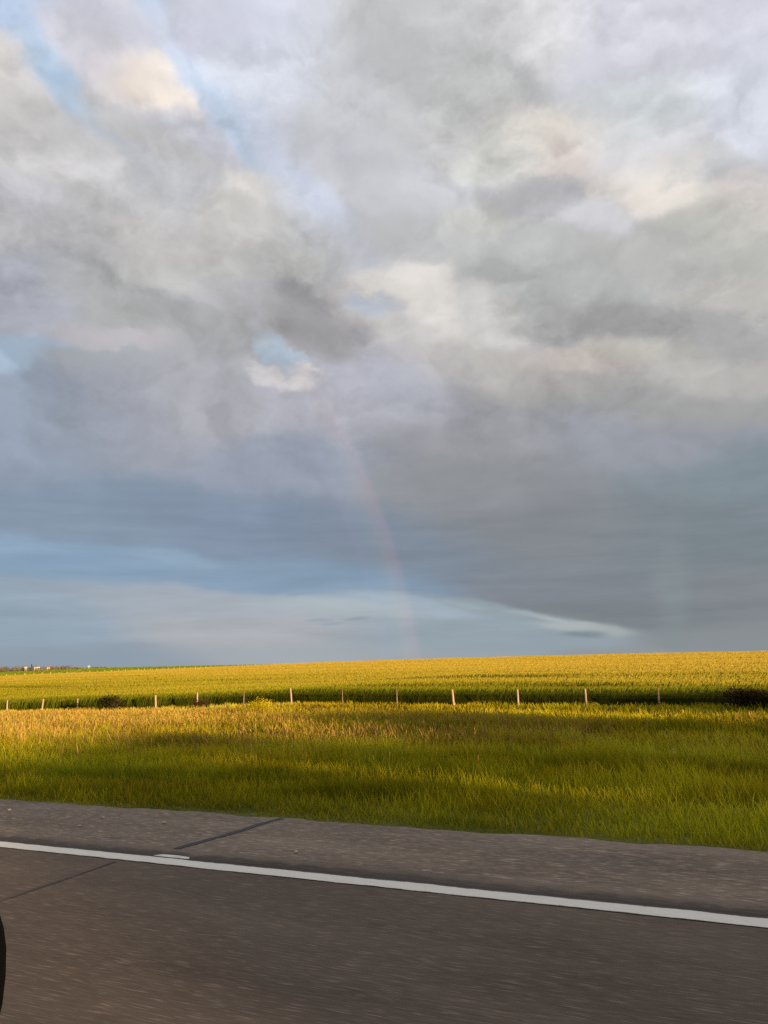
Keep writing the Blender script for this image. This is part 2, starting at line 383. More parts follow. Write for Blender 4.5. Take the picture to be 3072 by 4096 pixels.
# ------------------------------------------------------------------ road
def asphalt(name, dark, mid, light, streak, specks, blend=None):
    m, nt = new_mat(name); tc = nt('ShaderNodeTexCoord').outputs['Object']
    st = nt.vec('MULTIPLY', tc, (streak, 1, 1))
    a = nt.noise(st, 58, 3, .6)                               # aggregate, drawn out along the wheel tracks
    b = nt.noise(nt.vec('MULTIPLY', tc, (.12, 1, 1)), 2.2, 5, .6)   # long polished bands
    b2 = nt.noise(nt.vec('MULTIPLY', tc, (.35, 1.2, 1)), 1.1, 5, .62)
    k = nt.math('ADD', nt.math('MULTIPLY', a, .43), nt.math('ADD', nt.math('MULTIPLY', b, .3), nt.math('MULTIPLY', b2, .42)))
    c = nt.ramp(k, [(.38, dark), (.56, mid), (.78, light)])
    fl = nt.noise(nt.vec('MULTIPLY', tc, (streak*.6, 1.35, 1)), 88, 2, .5)
    c = nt.mix(nt.math('MULTIPLY', nt.mapr(fl, .56, .72, 0, 1), specks), c, tuple(min(1, v*2.6) for v in light))
    if blend:
        sy = nt('ShaderNodeSeparateXYZ'); nt.put(sy, 0, tc)
        yy = nt.math('ADD', sy.outputs[1], nt.math('MULTIPLY', nt.math('SUBTRACT', nt.noise(nt.vec('MULTIPLY', tc, (.35, 1, 1)), 9, 5, .65), .5), .20))
        c = nt.mix(nt.mapr(yy, blend[0], blend[1], 0, 1), c, nt.ramp(k, [(.38, (.105, .079, .057)), (.56, (.205, .156, .114)), (.78, (.310, .243, .182))]))
    pit = nt.noise(st, 120, 2, .5)
    h = nt.math('ADD', nt.math('MULTIPLY', a, .6), nt.math('MULTIPLY', pit, .4))
    finish(nt, principled(nt, c, .88, h, .35, .006, spec=.25)); return m
m_lane = asphalt('lane_asphalt', (.080, .057, .040), (.134, .098, .070), (.190, .143, .104), .11, .5)
m_should = asphalt('shoulder_asphalt', (.100, .075, .054), (.205, .154, .112), (.325, .252, .185), .14, .8)
m_seam = asphalt('seam_asphalt', (.052, .040, .033), (.075, .060, .050), (.105, .088, .074), .2, .15)
rx = np.concatenate([-np.array(axis(60, 1, 3000, 1.15))[::-1], np.array(axis(60, 1, 3000, 1.15))[1:]])
link('road', grid_mesh('road', rx, np.array([-3.3, -1, 1, 3, 5.36]), lambda X, Y: 0*X), m_lane, kind='structure')
link('road_seam', grid_mesh('road_seam', rx, np.array([5.36, 5.43]), lambda X, Y: 0*X-.004), m_seam, kind='structure')
def shoulder_z(X, Y): return -.01-.02*(Y-5.9)
exx = np.concatenate([rx[rx < -60], np.arange(-60, 30, .06), rx[rx > 30]])
def ragged(X, Y):
    return shoulder_z(X, Y)-.03*(Y > 7.2)
def edge_rows(name, xs, rows, zf, mat, raggedness):
    me = grid_mesh(name, xs, np.array(rows), zf)
    co = np.empty(len(me.vertices)*3, np.float32); me.vertices.foreach_get('co', co); co = co.reshape(-1, 3)
    last = co[-len(xs):]; last[:, 1] += (fbm(last[:, 0]*2.2, last[:, 0]*0, 3, 3)-.5)*raggedness
    co[-len(xs):] = last; me.vertices.foreach_set('co', co.ravel()); me.update(); return link(name, me, mat, kind='structure')
edge_rows('road_shoulder', exx, [5.66, 6.2, 6.7, 7.1, 7.22], shoulder_z, m_should, .16)
# milled rumble strip between the seam and the shoulder
rsx = np.concatenate([rx[rx < -40], np.arange(-40, 12, .025), rx[rx > 12]])
def rumble_z(X, Y):
    ph = (X/.32) % 1.0
    g = np.exp(-((ph-.5)/.17)**2)*sstep(5.45, 5.50, Y)*sstep(5.64, 5.59, Y)
    return -.0052-.011*g
m_rum = asphalt('milled_asphalt', (.060, .045, .034), (.095, .073, .055), (.145, .115, .088), .2, .3, (5.50, 5.61))
link('rumble_strip', grid_mesh('rumble_strip', rsx, np.array([5.43, 5.45, 5.47, 5.49, 5.52, 5.56, 5.59, 5.61, 5.64, 5.66]), rumble_z), m_rum, kind='structure')
# white edge line
def paint_mat():
    m, nt = new_mat('road_paint'); tc = nt('ShaderNodeTexCoord').outputs['Object']
    sp = nt('ShaderNodeSeparateXYZ'); nt.put(sp, 0, tc)
    e = nt.math('ABSOLUTE', nt.math('SUBTRACT', sp.outputs[1], 5.245))
    n = nt.noise(nt.vec('MULTIPLY', tc, (.25, 1, 1)), 14, 5, .7)
    n2 = nt.noise(nt.vec('MULTIPLY', tc, (.2, 1, 1)), 60, 3, .6)
    edge = nt.math('ADD', e, nt.math('MULTIPLY', nt.math('SUBTRACT', n, .5), .07))
    wear = nt.math('MAXIMUM', nt.mapr(edge, .072, .086, 0, 1), nt.mapr(n2, .66, .8, 0, .5))
    c = nt.mix(wear, nt.ramp(n, [(.3, (.84, .79, .68)), (.7, (.95, .90, .79))]), (.085, .068, .056))
    finish(nt, principled(nt, c, .7, n2, .2, .003)); return m
m_paint = paint_mat()
link('edge_line', grid_mesh('edge_line', rx, np.array([5.155, 5.338]), lambda X, Y: 0*X+.004), m_paint, kind='structure')
pm = MB(); pts = [(-4.62, 5.36), (-4.55, 5.352), (-4.33, 5.352), (-4.24, 5.362), (-4.27, 5.405), (-4.40, 5.425), (-4.56, 5.415)]
pm.add([(x, y, .005) for x, y in pts], [tuple(range(len(pts)))])
pm.build('paint_patch', simple('patch_paint', (.78, .75, .68), .7), kind='structure')
# transverse crack, sealed with dark bitumen
def ribbon(name, pts, ws, mat, zf):
    v = []; f = []
    for i, (x, y) in enumerate(pts):
        w = ws[i]; v += [(x-w, y, zf(y)), (x+w, y, zf(y))]
        if i: f.append((2*i-2, 2*i-1, 2*i+1, 2*i))
    mb = MB(); mb.add(v, f); return mb.build(name, mat, kind='structure')
m_tar = simple('bitumen', (.030, .026, .024), .6, nscale=20)
ys = np.arange(5.64, 7.2, .04); xs = -4.62+.07*(ys-5.5)+.10*(fbm(ys*2.0, ys*0, 21, 4)-.5)
ribbon('shoulder_crack', list(zip(xs, ys)), .022+.03*fbm(ys*5, ys*0+4, 2, 3), m_tar, lambda y: shoulder_z(0, y)+.004)
ys = np.arange(3.9, 5.12, .04); xs = -4.78+.10*(fbm(ys*2.0, ys*0, 33, 4)-.5)
ribbon('lane_crack', list(zip(xs, ys)), .003+.030*fbm(ys*3, ys*0+4, 5, 3)*sstep(3.9, 4.9, ys), m_tar, lambda y: .003)
# pebbles
m_peb = simple('pale_stone', (.62, .50, .36), .8, nscale=30)
def pebble_mesh():
    mb = MB(); n = 8; prof = [(-1, .15), (-.6, .8), (0, 1), (.6, .75), (1, .1)]
    v = []; f = []
    for i, (z, r) in enumerate(prof):
        for k in range(n):
            a = 2*pi*k/n; q = r*(1+.18*sin(3*a+i)); v.append((q*cos(a)*.030, q*sin(a)*.020, z*.012+.012))
    for i in range(4):
        for k in range(n): f.append((i*n+k, i*n+(k+1) % n, (i+1)*n+(k+1) % n, (i+1)*n+k))
    f += [tuple(range(n))[::-1], tuple(4*n+k for k in range(n))]
    mb.add(v, f); return mb
peb0 = None
for i, (x, y) in enumerate([(-7.84, 6.6), (-6.38, 6.58), (-5.51, 6.55), (-6.26, 6.14), (-3.51, 5.86)]):
    if peb0 is None: o = peb0 = pebble_mesh().build('pebble', m_peb, smooth=True)
    else: o = peb0.copy(); col.objects.link(o)
    o.location = (x, y, shoulder_z(x, y)); o.rotation_euler = (0, 0, i*1.3); s = [1.0, .8, 1.05, .75, .9][i]; o.scale = (s, s, s)
    o['category'] = 'stone'; o['group'] = 'pebbles on the road shoulder'
    o['label'] = ['pale pebble on the shoulder at the far left edge of the photo', 'small pale pebble near the grass, left of the dark shoulder crack', 'largest pale pebble just left of the dark shoulder crack',
                  'tiny pale pebble midway between grass edge and rumble strip', 'lone pale pebble right of the dark shoulder crack'][i]

# ------------------------------------------------------------------ verge grass
m_grass = leaf_mat('grass_blades', .35); m_straw = leaf_mat('grass_heads', .3); m_wheat = leaf_mat('wheat_stalks', .15)
def scatter(y0, y1, dens, lo=-1.52, hi=.36, pad=4, dmul=None, seed=1):
    rng = np.random.default_rng(seed); out = []
    for ya in np.arange(y0, y1, 1.0):
        yb = min(ya+1, y1); a, b = lo*yb-pad, hi*yb+pad
        n = int(dens((ya+yb)/2)*(b-a)*(yb-ya))
        out.append(np.stack([rng.uniform(a, b, n), rng.uniform(ya, yb, n)], -1))
    return np.concatenate(out)
def make_grass():
    rng = np.random.default_rng(3)
    P = scatter(7.12, 51.6, lambda y: float(np.interp(y, [7, 8.5, 12, 20, 32, 52], [1900, 1150, 600, 230, 115, 70])), seed=3)
    x, y = P[:, 0], P[:, 1]; keep = y > 7.16+.16*(fbm(x*2.2, x*0, 3, 3)-.5)+.22*(fbm(x*3.1, x*0+7, 13, 3)-.30)
    P = P[keep]; x, y = P[:, 0], P[:, 1]; n = len(P)
    z = ground_z(x, y)
    tall = rng.uniform(0, 1, n) < np.interp(y, [7, 12, 20, 40], [.12, .14, .20, .26])
    rag = fbm(x*.6, y*.6, 40, 3); big = fbm(x*.16, y*.22, 41, 3)
    h = np.interp(y, [7.2, 7.7, 9, 12, 16, 24, 30, 40, 47, 52], [.07, .14, .20, .26, .34, .46, .52, .50, .36, .30])*(.40+1.05*rag)*np.where(tall, rng.uniform(.9, 1.35, n), rng.uniform(.40, .72, n))*(.72+.56*fbm(x*1.7, y*1.7, 44, 2))
    w = np.interp(y, [7, 12, 20, 35, 52], [.0065, .010, .017, .029, .042])*rng.uniform(.7, 1.3, n)*np.where(tall, 1.15, 1)
    yaw = R(44)+rng.normal(0, .85, n); a = rng.uniform(0, 2*pi, n); ln = rng.uniform(.05, .75, n)
    lean = np.stack([np.cos(a)*ln-.10, np.sin(a)*ln], -1)
    br = rng.uniform(.75, 1.25, n)[:, None]; tint = 1+np.array([.5, .1, 0])*(fbm(x*.35, y*.5, 48, 3)[:, None]-.5)
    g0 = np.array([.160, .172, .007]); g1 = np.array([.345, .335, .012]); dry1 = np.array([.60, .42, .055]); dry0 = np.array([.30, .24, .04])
    dry = np.clip(sstep(18, 36, y)*.55*sstep(.35, .6, big)+.35*(rng.uniform(0, 1, n) < .18)+.55*sstep(-22, -40, x)*sstep(26, 40, y), 0, .9)[:, None]
    dry *= (1-.75*sstep(-34, -18, x)*(sstep(22, 34, y)))[:, None]
    spot = fbm(x*.9, y*.7, 47, 3)[:, None]; tone = np.clip(.95+1.3*(big[:, None]-.5)+.9*(spot-.5), .5, 1.5)*np.where(spot+0*tint > .62, 1, 1)*tint
    c1t = np.where(tall[:, None], np.array([1.95, 1.66, 1.5]), 1.0)
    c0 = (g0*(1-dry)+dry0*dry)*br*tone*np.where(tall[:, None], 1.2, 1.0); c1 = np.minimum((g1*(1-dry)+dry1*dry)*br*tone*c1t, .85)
    b = np.stack([x, y, z-.02], -1)
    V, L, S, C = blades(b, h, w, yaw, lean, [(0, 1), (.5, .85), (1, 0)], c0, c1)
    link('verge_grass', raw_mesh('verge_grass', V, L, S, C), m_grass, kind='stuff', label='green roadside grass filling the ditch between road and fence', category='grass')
def make_heads():
    rng = np.random.default_rng(5)
    P = scatter(9, 49, lambda y: float(np.interp(y, [9, 14, 22, 27, 40, 49], [1.0, 5, 11, 20, 16, 3])), seed=6)
    x, y = P[:, 0], P[:, 1]
    patch = fbm(x*.14+3, y*.3, 55, 3)
    bias = -.26*sstep(-34, -20, x)*sstep(37, 42, y)+.08*sstep(-20, -45, x)+.30*np.exp(-((x+13)/7)**2-((y-28)/5)**2)+.12*sstep(25, 45, y)-.18*sstep(-12, -2, x)*sstep(46, 30, y)
    keep = rng.uniform(0, 1, len(P)) < sstep(.38, .66, patch+bias)+.04
    P = P[keep]; x, y = P[:, 0], P[:, 1]; n = len(P); z = ground_z(x, y)
    h = rng.uniform(.48, 1.0, n)*np.interp(y, [9, 20, 36, 45, 51], [.75, .95, .90, .58, .5]); w = np.interp(y, [9, 20, 51], [.012, .019, .032])*rng.uniform(.5, 1.5, n)
    a = rng.uniform(0, 2*pi, n); ln = rng.uniform(.02, .48, n); lean = np.stack([np.cos(a)*ln-.08, np.sin(a)*ln], -1)
    br = rng.uniform(.5, 1.3, n)[:, None]; pink = rng.uniform(0, 1, n)[:, None]
    c1 = (np.array([.66, .38, .15])*(1-pink)+np.array([.62, .45, .09])*pink)*br; c0 = np.array([.30, .27, .04])*br
    parts = []
    for turn in (0, pi/2):
        yaw = rng.uniform(0, pi, n)+turn
        parts.append(blades(np.stack([x, y, z], -1), h, w, yaw, lean, [(0, .22), (.74, .2), (.80, .85), (.90, 1.0), (1, 0)], c0, c1, cpow=.8))
    V, L, S, C = join(parts)
    link('seeding_grass', raw_mesh('seeding_grass', V, L, S, C), m_straw, kind='stuff', label='tall pinkish tan seed heads standing above the roadside grass', category='grass')
make_grass(); make_heads()

# ------------------------------------------------------------------ wheat field
WY0 = 51.9
def wheat_h(x, y):
    hh = 1.16+.12*(fbm(x*.05, y*.16, 61, 3)-.5)*2
    return hh*(1-.30*tram(x, y))
def tram(x, y):
    q = fbm(x*.012+y*.004, y*.10, 63, 3); p = fbm(x*.035, y*.5, 65, 2)
    return sstep(.54, .66, q)*sstep(.38, .58, p)
FACE = R(44)      # ears are round in section: turn the flat strips towards the light and the road
def make_wheat():
    rng = np.random.default_rng(8)
    # the shaded mass of stems and leaves below the ears
    ysd = np.concatenate([[WY0, WY0+.08, WY0+.25], WY0+.25+np.cumsum(np.geomspace(.3, 6, 150))]); ysd = ysd[ysd < 475]
    xsd = np.concatenate([np.arange(-258, -120, 1.6), np.arange(-120, 40, .8), np.arange(40, 171, 2.0)])
    def zf(X, Y):
        edge = sstep(WY0-.05, WY0+.3, Y+.25*(fbm(X*.7, Y*0, 71, 3)-.5))
        rough = (vnoise(X*1.9, Y*1.9, 73)-.5)*.16
        return ground_z(X, Y)-.03+edge*(wheat_h(X, Y)*.80+rough)
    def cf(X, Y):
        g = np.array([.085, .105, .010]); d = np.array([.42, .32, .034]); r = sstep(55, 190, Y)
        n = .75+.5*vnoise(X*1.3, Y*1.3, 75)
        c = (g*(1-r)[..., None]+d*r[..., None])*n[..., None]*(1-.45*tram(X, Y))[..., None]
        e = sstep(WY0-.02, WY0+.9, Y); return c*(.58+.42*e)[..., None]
    parts = []
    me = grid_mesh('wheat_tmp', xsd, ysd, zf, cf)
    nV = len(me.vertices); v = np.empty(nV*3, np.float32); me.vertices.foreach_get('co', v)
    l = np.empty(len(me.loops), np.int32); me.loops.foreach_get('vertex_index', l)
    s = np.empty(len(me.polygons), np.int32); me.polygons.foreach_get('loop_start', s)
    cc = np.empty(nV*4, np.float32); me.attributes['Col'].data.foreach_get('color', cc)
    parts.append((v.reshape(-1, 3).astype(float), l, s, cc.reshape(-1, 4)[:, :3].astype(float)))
    bpy.data.meshes.remove(me)
    def stalks(P, wscale, frac, seed):
        rng = np.random.default_rng(seed)
        x, y = P[:, 0], P[:, 1]; k = (x > -257.5) & (x < 165); x, y = x[k], y[k]; n = len(x)
        z = ground_z(x, y); H = wheat_h(x, y)*rng.uniform(.88, 1.12, n)
        b0 = H*(1-frac); base = np.stack([x, y, z+b0], -1); h = H*frac
        w = np.interp(y, [52, 70, 120, 250, 470], [.026, .036, .058, .105, .21])*wscale*rng.uniform(.7, 1.3, n)
        a = rng.normal(.0, .7, n)+pi; ln = rng.uniform(.05, .42, n); lean = np.stack([np.cos(a)*ln*-.9, np.sin(a)*ln], -1)
        lean[:, 0] += .18
        big = fbm(x*.03, y*.09, 81, 3); br = (rng.uniform(.82, 1.18, n)*(1-.72*tram(x, y))*(.80+.4*fbm(x*.05, y*.6, 83, 3)))[:, None]
        left = sstep(-20, -85, x)*sstep(260, 90, y)
        gold = np.clip(-.25+.62*sstep(54, 62, y)+.50*sstep(58, 140, y)+1.1*(big-.5)-.46*left+.25*sstep(180, 400, y), 0, 1)[:, None]
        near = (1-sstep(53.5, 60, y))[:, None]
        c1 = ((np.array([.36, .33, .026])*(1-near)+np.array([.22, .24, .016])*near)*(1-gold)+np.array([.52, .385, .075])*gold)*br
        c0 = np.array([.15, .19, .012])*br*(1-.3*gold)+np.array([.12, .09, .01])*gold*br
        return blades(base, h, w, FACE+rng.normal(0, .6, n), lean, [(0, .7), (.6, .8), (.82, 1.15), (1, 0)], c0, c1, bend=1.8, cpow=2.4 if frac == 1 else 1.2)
    P = scatter(WY0-.2, 56, lambda y: 60., seed=21, lo=-1.7, hi=.5, pad=8)
    P = P[P[:, 1] > WY0+.35*(fbm(P[:, 0]*.7, P[:, 0]*0, 71, 3)-.5)]
    parts.append(stalks(P, 1.0, 1.0, 22))
    P = scatter(56, 470, lambda y: float(np.interp(y, [56, 75, 110, 180, 300, 470], [44, 30, 17, 7, 2.8, 1.3])), seed=23, lo=-1.5, hi=.42, pad=12)
    parts.append(stalks(P, 1.0, .42, 24))
    V, L, S, C = join(parts)
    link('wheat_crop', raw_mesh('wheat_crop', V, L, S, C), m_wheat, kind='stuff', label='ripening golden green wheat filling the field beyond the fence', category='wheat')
make_wheat()
# short green crop past the far fence
def make_green_crop():
    rng = np.random.default_rng(31)
    n = 60000; x = -262-rng.exponential(170, n); y = rng.uniform(150, 900, n); k = (np.abs(x/y) < 2.2) & (x > -1000); x, y = x[k], y[k]; n = len(x)
    br = rng.uniform(.6, 1.3, n)[:, None]
    V, L, S, C = blades(np.stack([x, y, ground_z(x, y)-.1], -1), rng.uniform(.4, .7, n), rng.uniform(.5, 1.1, n), rng.uniform(0, pi, n), np.zeros((n, 2)), [(0, 1), (.6, .9), (1, 0)], np.array([.10, .15, .01])*br, np.array([.26, .33, .02])*br)
    link('green_crop', raw_mesh('green_crop', V, L, S, C), m_grass, kind='stuff', label='short bright green crop on the rise behind the far fence', category='crop')
make_green_crop()

# ------------------------------------------------------------------ fences
def wood_mat():
    m, nt = new_mat('weathered_wood'); tc = nt('ShaderNodeTexCoord').outputs['Object']
    g = nt.noise(nt.vec('MULTIPLY', tc, (18, 18, 1.2)), 2.0, 5, .65)
    c = nt.ramp(g, [(.3, (.30, .21, .145)), (.55, (.54, .40, .29)), (.75, (.70, .54, .41))])
    finish(nt, principled(nt, c, .9, g, .5, .01)); return m
m_wood = wood_mat()
m_dull = simple('grey_wood', (.22, .16, .12), .9, nscale=9, var=.4); m_wire = simple('galvanised_wire', (.30, .29, .27), .5, .6)  # darker, greyer wood used on some of the near posts
def post_mesh(h, r, seed):
    rng = random.Random(seed); mb = MB(); lx, ly = rng.uniform(-.03, .03), rng.uniform(-.03, .03)
    zs = [-.3, 0, h*.35, h*.7, h-.03, h]; rr = [r*1.04, r*1.02, r, r*.97, r*.93, r*.72]
    mb.tube([(lx*z/h+rng.uniform(-.006, .006), ly*z/h+rng.uniform(-.006, .006), z) for z in zs], rr, 10); return mb
def make_fence(name, label, posts, wires, r, tones=None):
    f = empty(name, posts[len(posts)//2][:3], label=label, category='fence')
    o0 = Vector(f.location)
    for i, (x, y, zg, ztop) in enumerate(posts):
        dull, rk = tones[i] if tones else (0, random.uniform(.85, 1.12))
        p = post_mesh(ztop-zg, r*rk, i).build('post', m_dull if dull else m_wood, f, smooth=False); p.location = Vector((x, y, zg))-o0
        p.rotation_euler = (random.uniform(-.05, .05), random.uniform(-.055, .055), random.uniform(0, 3))
        if tones and dull: p['label'] = 'dull grey post'
    for wh in wires:
        mb = MB(); pts = []
        for i, (x, y, zg, zt) in enumerate(posts):
            pts.append(Vector((x, y-r, zg+wh))-o0)
            if i < len(posts)-1:
                q = posts[i+1]; pts.append(Vector(((x+q[0])/2, (y+q[1])/2-r, (zg+q[2])/2+wh-.012))-o0)
        mb.tube(pts, .0016, 3); mb.build('wire', m_wire, f)
    return f
tops = [(-64.8, -.96), (-60.56, -.9), (-56.19, -.81), (-51.91, -.79), (-47.55, -.75), (-43.3, -.55), (-39.1, -.38), (-34.65, -.32), (-30.3, -.14), (-26.01, -.13), (-21.65, -.26), (-17.39, -.35), (-12.89, -.39), (-8.47, -.39), (-4.09, -.40), (.1, -.36), (4.5, -.42), (8.8, -.45)]
make_fence('wire_fence', 'near wooden post and wire fence along the edge of the wheat',
           [(x, 50.0, float(ground_z(x, 50.0)), zt+.04) for x, zt in tops], [.35, .65, .95], .066,
           [(0, 1), (0, .95), (0, 1.05), (0, .9), (1, .8), (0, 1.2), (0, 1), (1, .8), (0, .9), (1, .55), (1, .7), (0, 1.15), (0, 1), (0, .95), (1, .95), (1, .9), (0, 1), (1, .9)])
fp = []
for i in range(62):
    y = 196+i*4.35; x = -260.5; zg = float(ground_z(x, y)); fp.append((x+random.uniform(-.05, .05), y, zg, zg+1.65+random.uniform(-.25, .2)))
make_fence('boundary_fence', 'far row of tiny pale fence posts between wheat and green hill', fp, [.5, .9, 1.25], .17)

# ------------------------------------------------------------------ shrubs and flowers
def leaf_cloud(n, ctr, rad, size, rng, ca, cb, hollow=.35, lump=6, flat=1.0):
    """many small leaf quads gathered in clumps through a crown's volume"""
    cl = rng.normal(0, 1, (lump, 3)); cl /= np.linalg.norm(cl, axis=1)[:, None]; cl *= rng.uniform(hollow, .8, (lump, 1))
    k = rng.integers(0, lump, n); p = cl[k]+rng.normal(0, .24, (n, 3)); 
    p = np.array(ctr)+p*np.array(rad)
    u = rng.normal(0, 1, (n, 3)); u /= np.linalg.norm(u, axis=1)[:, None]
    v = np.cross(u, rng.normal(0, 1, (n, 3))); v /= np.linalg.norm(v, axis=1)[:, None]
    s = (size*rng.uniform(.6, 1.4, n))[:, None]
    V = np.stack([p-u*s, p-v*s*.5, p+u*s, p+v*s*.5], 1).reshape(-1, 3)
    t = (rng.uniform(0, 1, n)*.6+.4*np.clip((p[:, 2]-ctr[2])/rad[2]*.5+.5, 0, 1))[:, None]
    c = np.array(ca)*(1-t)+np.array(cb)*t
    return V, np.arange(4*n), np.arange(n)*4, np.repeat(c, 4, 0)
m_leaf = leaf_mat('shrub_leaves', .25)
m_bark = simple('bark', (.085, .065, .05), .9, nscale=10)
def shrub(name, loc, rad, label, cat, ca, cb, n, size, twigs, seed, lumps=9, twig_up=1.0):
    rng = np.random.default_rng(seed); z = float(ground_z(loc[0], loc[1]))
    e = empty(name, (loc[0], loc[1], z), label=label, category=cat)
    mb = MB()
    for i in range(twigs):
        a = rng.uniform(0, 2*pi); q = rng.uniform(.2, 1.0); L = rad[2]*rng.uniform(1.2, 2.1)*twig_up
        mb.tube([(rng.uniform(-.2, .2)*rad[0], 0, 0), (cos(a)*rad[0]*q*.4, sin(a)*rad[1]*q*.4, L*.5), (cos(a)*rad[0]*q, sin(a)*rad[1]*q, L)], [.018, .012, .005], 4)
    mb.build('stems', m_bark, e)
    V, L_, S, C = leaf_cloud(n, (0, 0, rad[2]*.95), rad, size, rng, ca, cb, lump=lumps)
    V[:, 2] = np.maximum(V[:, 2], .02)
    link('foliage', raw_mesh('foliage', V, L_, S, C), m_leaf, e)
    return e
shrub('shrub', (-45.8, 47.8), (1.6, .8, .72), 'low dark green shrub at the fence on the left', 'bush', (.020, .020, .006), (.055, .050, .016), 2600, .06, 18, 1)
shrub('shrub', (-38.0, 49.0), (1.2, .7, .44), 'brownish low shrub in front of the shortest fence post', 'bush', (.045, .026, .012), (.11, .062, .028), 900, .05, 14, 2)
shrub('shrub', (1.5, 49.0), (2.6, .9, .72), 'dark twiggy shrub at the right edge against the wheat', 'bush', (.022, .018, .008), (.075, .058, .026), 4000, .065, 34, 3)
shrub('flowering_weed', (-29.0, 43.2), (1.3, .9, .64), 'yellow flowering weed clump in the grass before the fence', 'plant', (.30, .28, .012), (.90, .70, .020), 3600, .035, 14, 4)

# ------------------------------------------------------------------ distant hill, woodland, farm
HR = 1500.0
def polar(az, r): return r*sin(R(az)), r*cos(R(az))
def hill_h(az, r):
    prof = np.interp(az, [-75, -62, -56, -51, -47, -45, -42.5, -40], [5, 9, 9, 7.5, 6.6, 6.0, 3.0, -3])
    return -3+(prof+3)*sstep(1180, 1500, r)*sstep(2100, 1650, r)
azs = np.linspace(-78, -38, 90); rs = np.linspace(1150, 2150, 26)
A, RR = np.meshgrid(azs, rs)
hv = np.stack([RR*np.sin(np.radians(A)), RR*np.cos(np.radians(A)), hill_h(A, RR)-.4], -1).reshape(-1, 3)
jj, ii = np.meshgrid(np.arange(25), np.arange(89), indexing='ij'); aa = (jj*90+ii).ravel()
hq = np.stack([aa, aa+90, aa+91, aa+1], -1)
link('distant_hill', raw_mesh('distant_hill', hv, hq.ravel(), np.arange(len(hq))*4, None, True), simple('hill_grass', (.10, .11, .035), .95, nscale=.02), kind='structure')
def woodland():
    rng = np.random.default_rng(44); parts = []
    for i in range(1000):
        az = rng.uniform(-66, -43.5); r = 1200+400*rng.uniform(0, 1)**.8
        if az > -46.5 and r < 1380: continue
        x, y = polar(az, r); z = float(hill_h(az, r)); hh = rng.uniform(3.0, 7.5)*(1.0 if az < -46.5 else .55)
        c = np.array([.23, .20, .11])*rng.uniform(.6, 1.35)+np.array([.02, .01, .0])*rng.uniform(0, 1)
        parts.append(leaf_cloud(46, (x, y, z+hh*.5), (rng.uniform(2.5, 5.5), rng.uniform(2.5, 5), hh*.75), .75, rng, c*.55, c*1.25, lump=5))
    V, L_, S, C = join(parts)
    link('far_woodland', raw_mesh('far_woodland', V, L_, S, C), m_leaf, kind='stuff', label='hazy grey green woodland along the distant hill', category='woodland')
woodland()
def spruce(az, r, h, label):
    x, y = polar(az, r); z = float(hill_h(az, r)); e = empty('spruce_tree', (x, y, z), label=label, category='tree')
    mb = MB(); mb.tube([(0, 0, 0), (0, 0, h*.95)], [.25, .04], 6); mb.build('trunk', m_bark, e)
    rng = np.random.default_rng(int(h*10)); parts = []
    for k in range(9):
        t = k/9; parts.append(leaf_cloud(40, (0, 0, h*(.15+.85*t)), (h*.26*(1-t)+.15, h*.26*(1-t)+.15, h*.08), .5, rng, (.02, .03, .015), (.06, .065, .03), hollow=.1))
    V, L_, S, C = join(parts); link('crown', raw_mesh('crown', V, L_, S, C), m_leaf, e)
spruce(-49.15, 1460, 11, 'dark pointed spruce rising above the woodland between the farm buildings')
m_wwall = simple('white_siding', (.60, .55, .48), .7, nscale=.8, var=.06); m_roof = simple('shingle_roof', (.34, .20, .15), .8, nscale=1); m_groof = simple('pale_roof', (.72, .66, .58), .6, nscale=1)
m_win = simple('dark_window', (.03, .035, .04), .2); m_red = simple('red_siding', (.42, .12, .07), .8, nscale=1)
def house(name, az, r, L, D, H, label, cat, wall, roofm, rz, ridge=1.2):
    x, y = polar(az, r); z = float(hill_h(az, r))+2.6; e = empty(name, (x, y, z), label=label, category=cat); e.rotation_euler = (0, 0, R(-az+rz))
    mb = MB(); mb.box((0, 0, H/2-1.5), (L, D, H+3)); mb.add([(-L/2, -D/2, H), (-L/2, D/2, H), (-L/2, 0, H+ridge), (L/2, -D/2, H), (L/2, D/2, H), (L/2, 0, H+ridge)], [(0, 1, 2), (4, 3, 5)])
    mb.build('wall', wall, e)
    rb = MB(); o = .35
    for s in (-1, 1):
        rb.add([(-L/2-o, s*(D/2+o), H-.12), (L/2+o, s*(D/2+o), H-.12), (L/2+o, 0, H+ridge+.18), (-L/2-o, 0, H+ridge+.18)], [(0, 1, 2, 3) if s < 0 else (3, 2, 1, 0)])
    rb.build('roof', roofm, e)
    for q in (-.28, .28):
        wb = MB(); wb.box((q*L, -D/2-.03, H*.55), (1.1, .08, 1.0)); wb.build('window', m_win, e)
house('farm_shed', -49.5, 1405, 3.6, 3.4, 2.6, 'smallest white farm shed, leftmost building on the distant hill', 'shed', m_wwall, m_groof, 0)
house('barn', -48.82, 1400, 8.6, 5, 2.4, 'long low white barn on the distant hill', 'barn', m_wwall, m_groof, 8)
house('farm_house', -48.12, 1405, 6.6, 5, 2.4, 'white farm house with reddish roof right of the long barn', 'house', m_wwall, m_roof, -10, 1.8)
house('farm_cottage', -45.5, 1480, 3.2, 3.0, 1.4, 'tiny white cottage alone at the right end of the woodland', 'cottage', m_wwall, m_groof, 5)

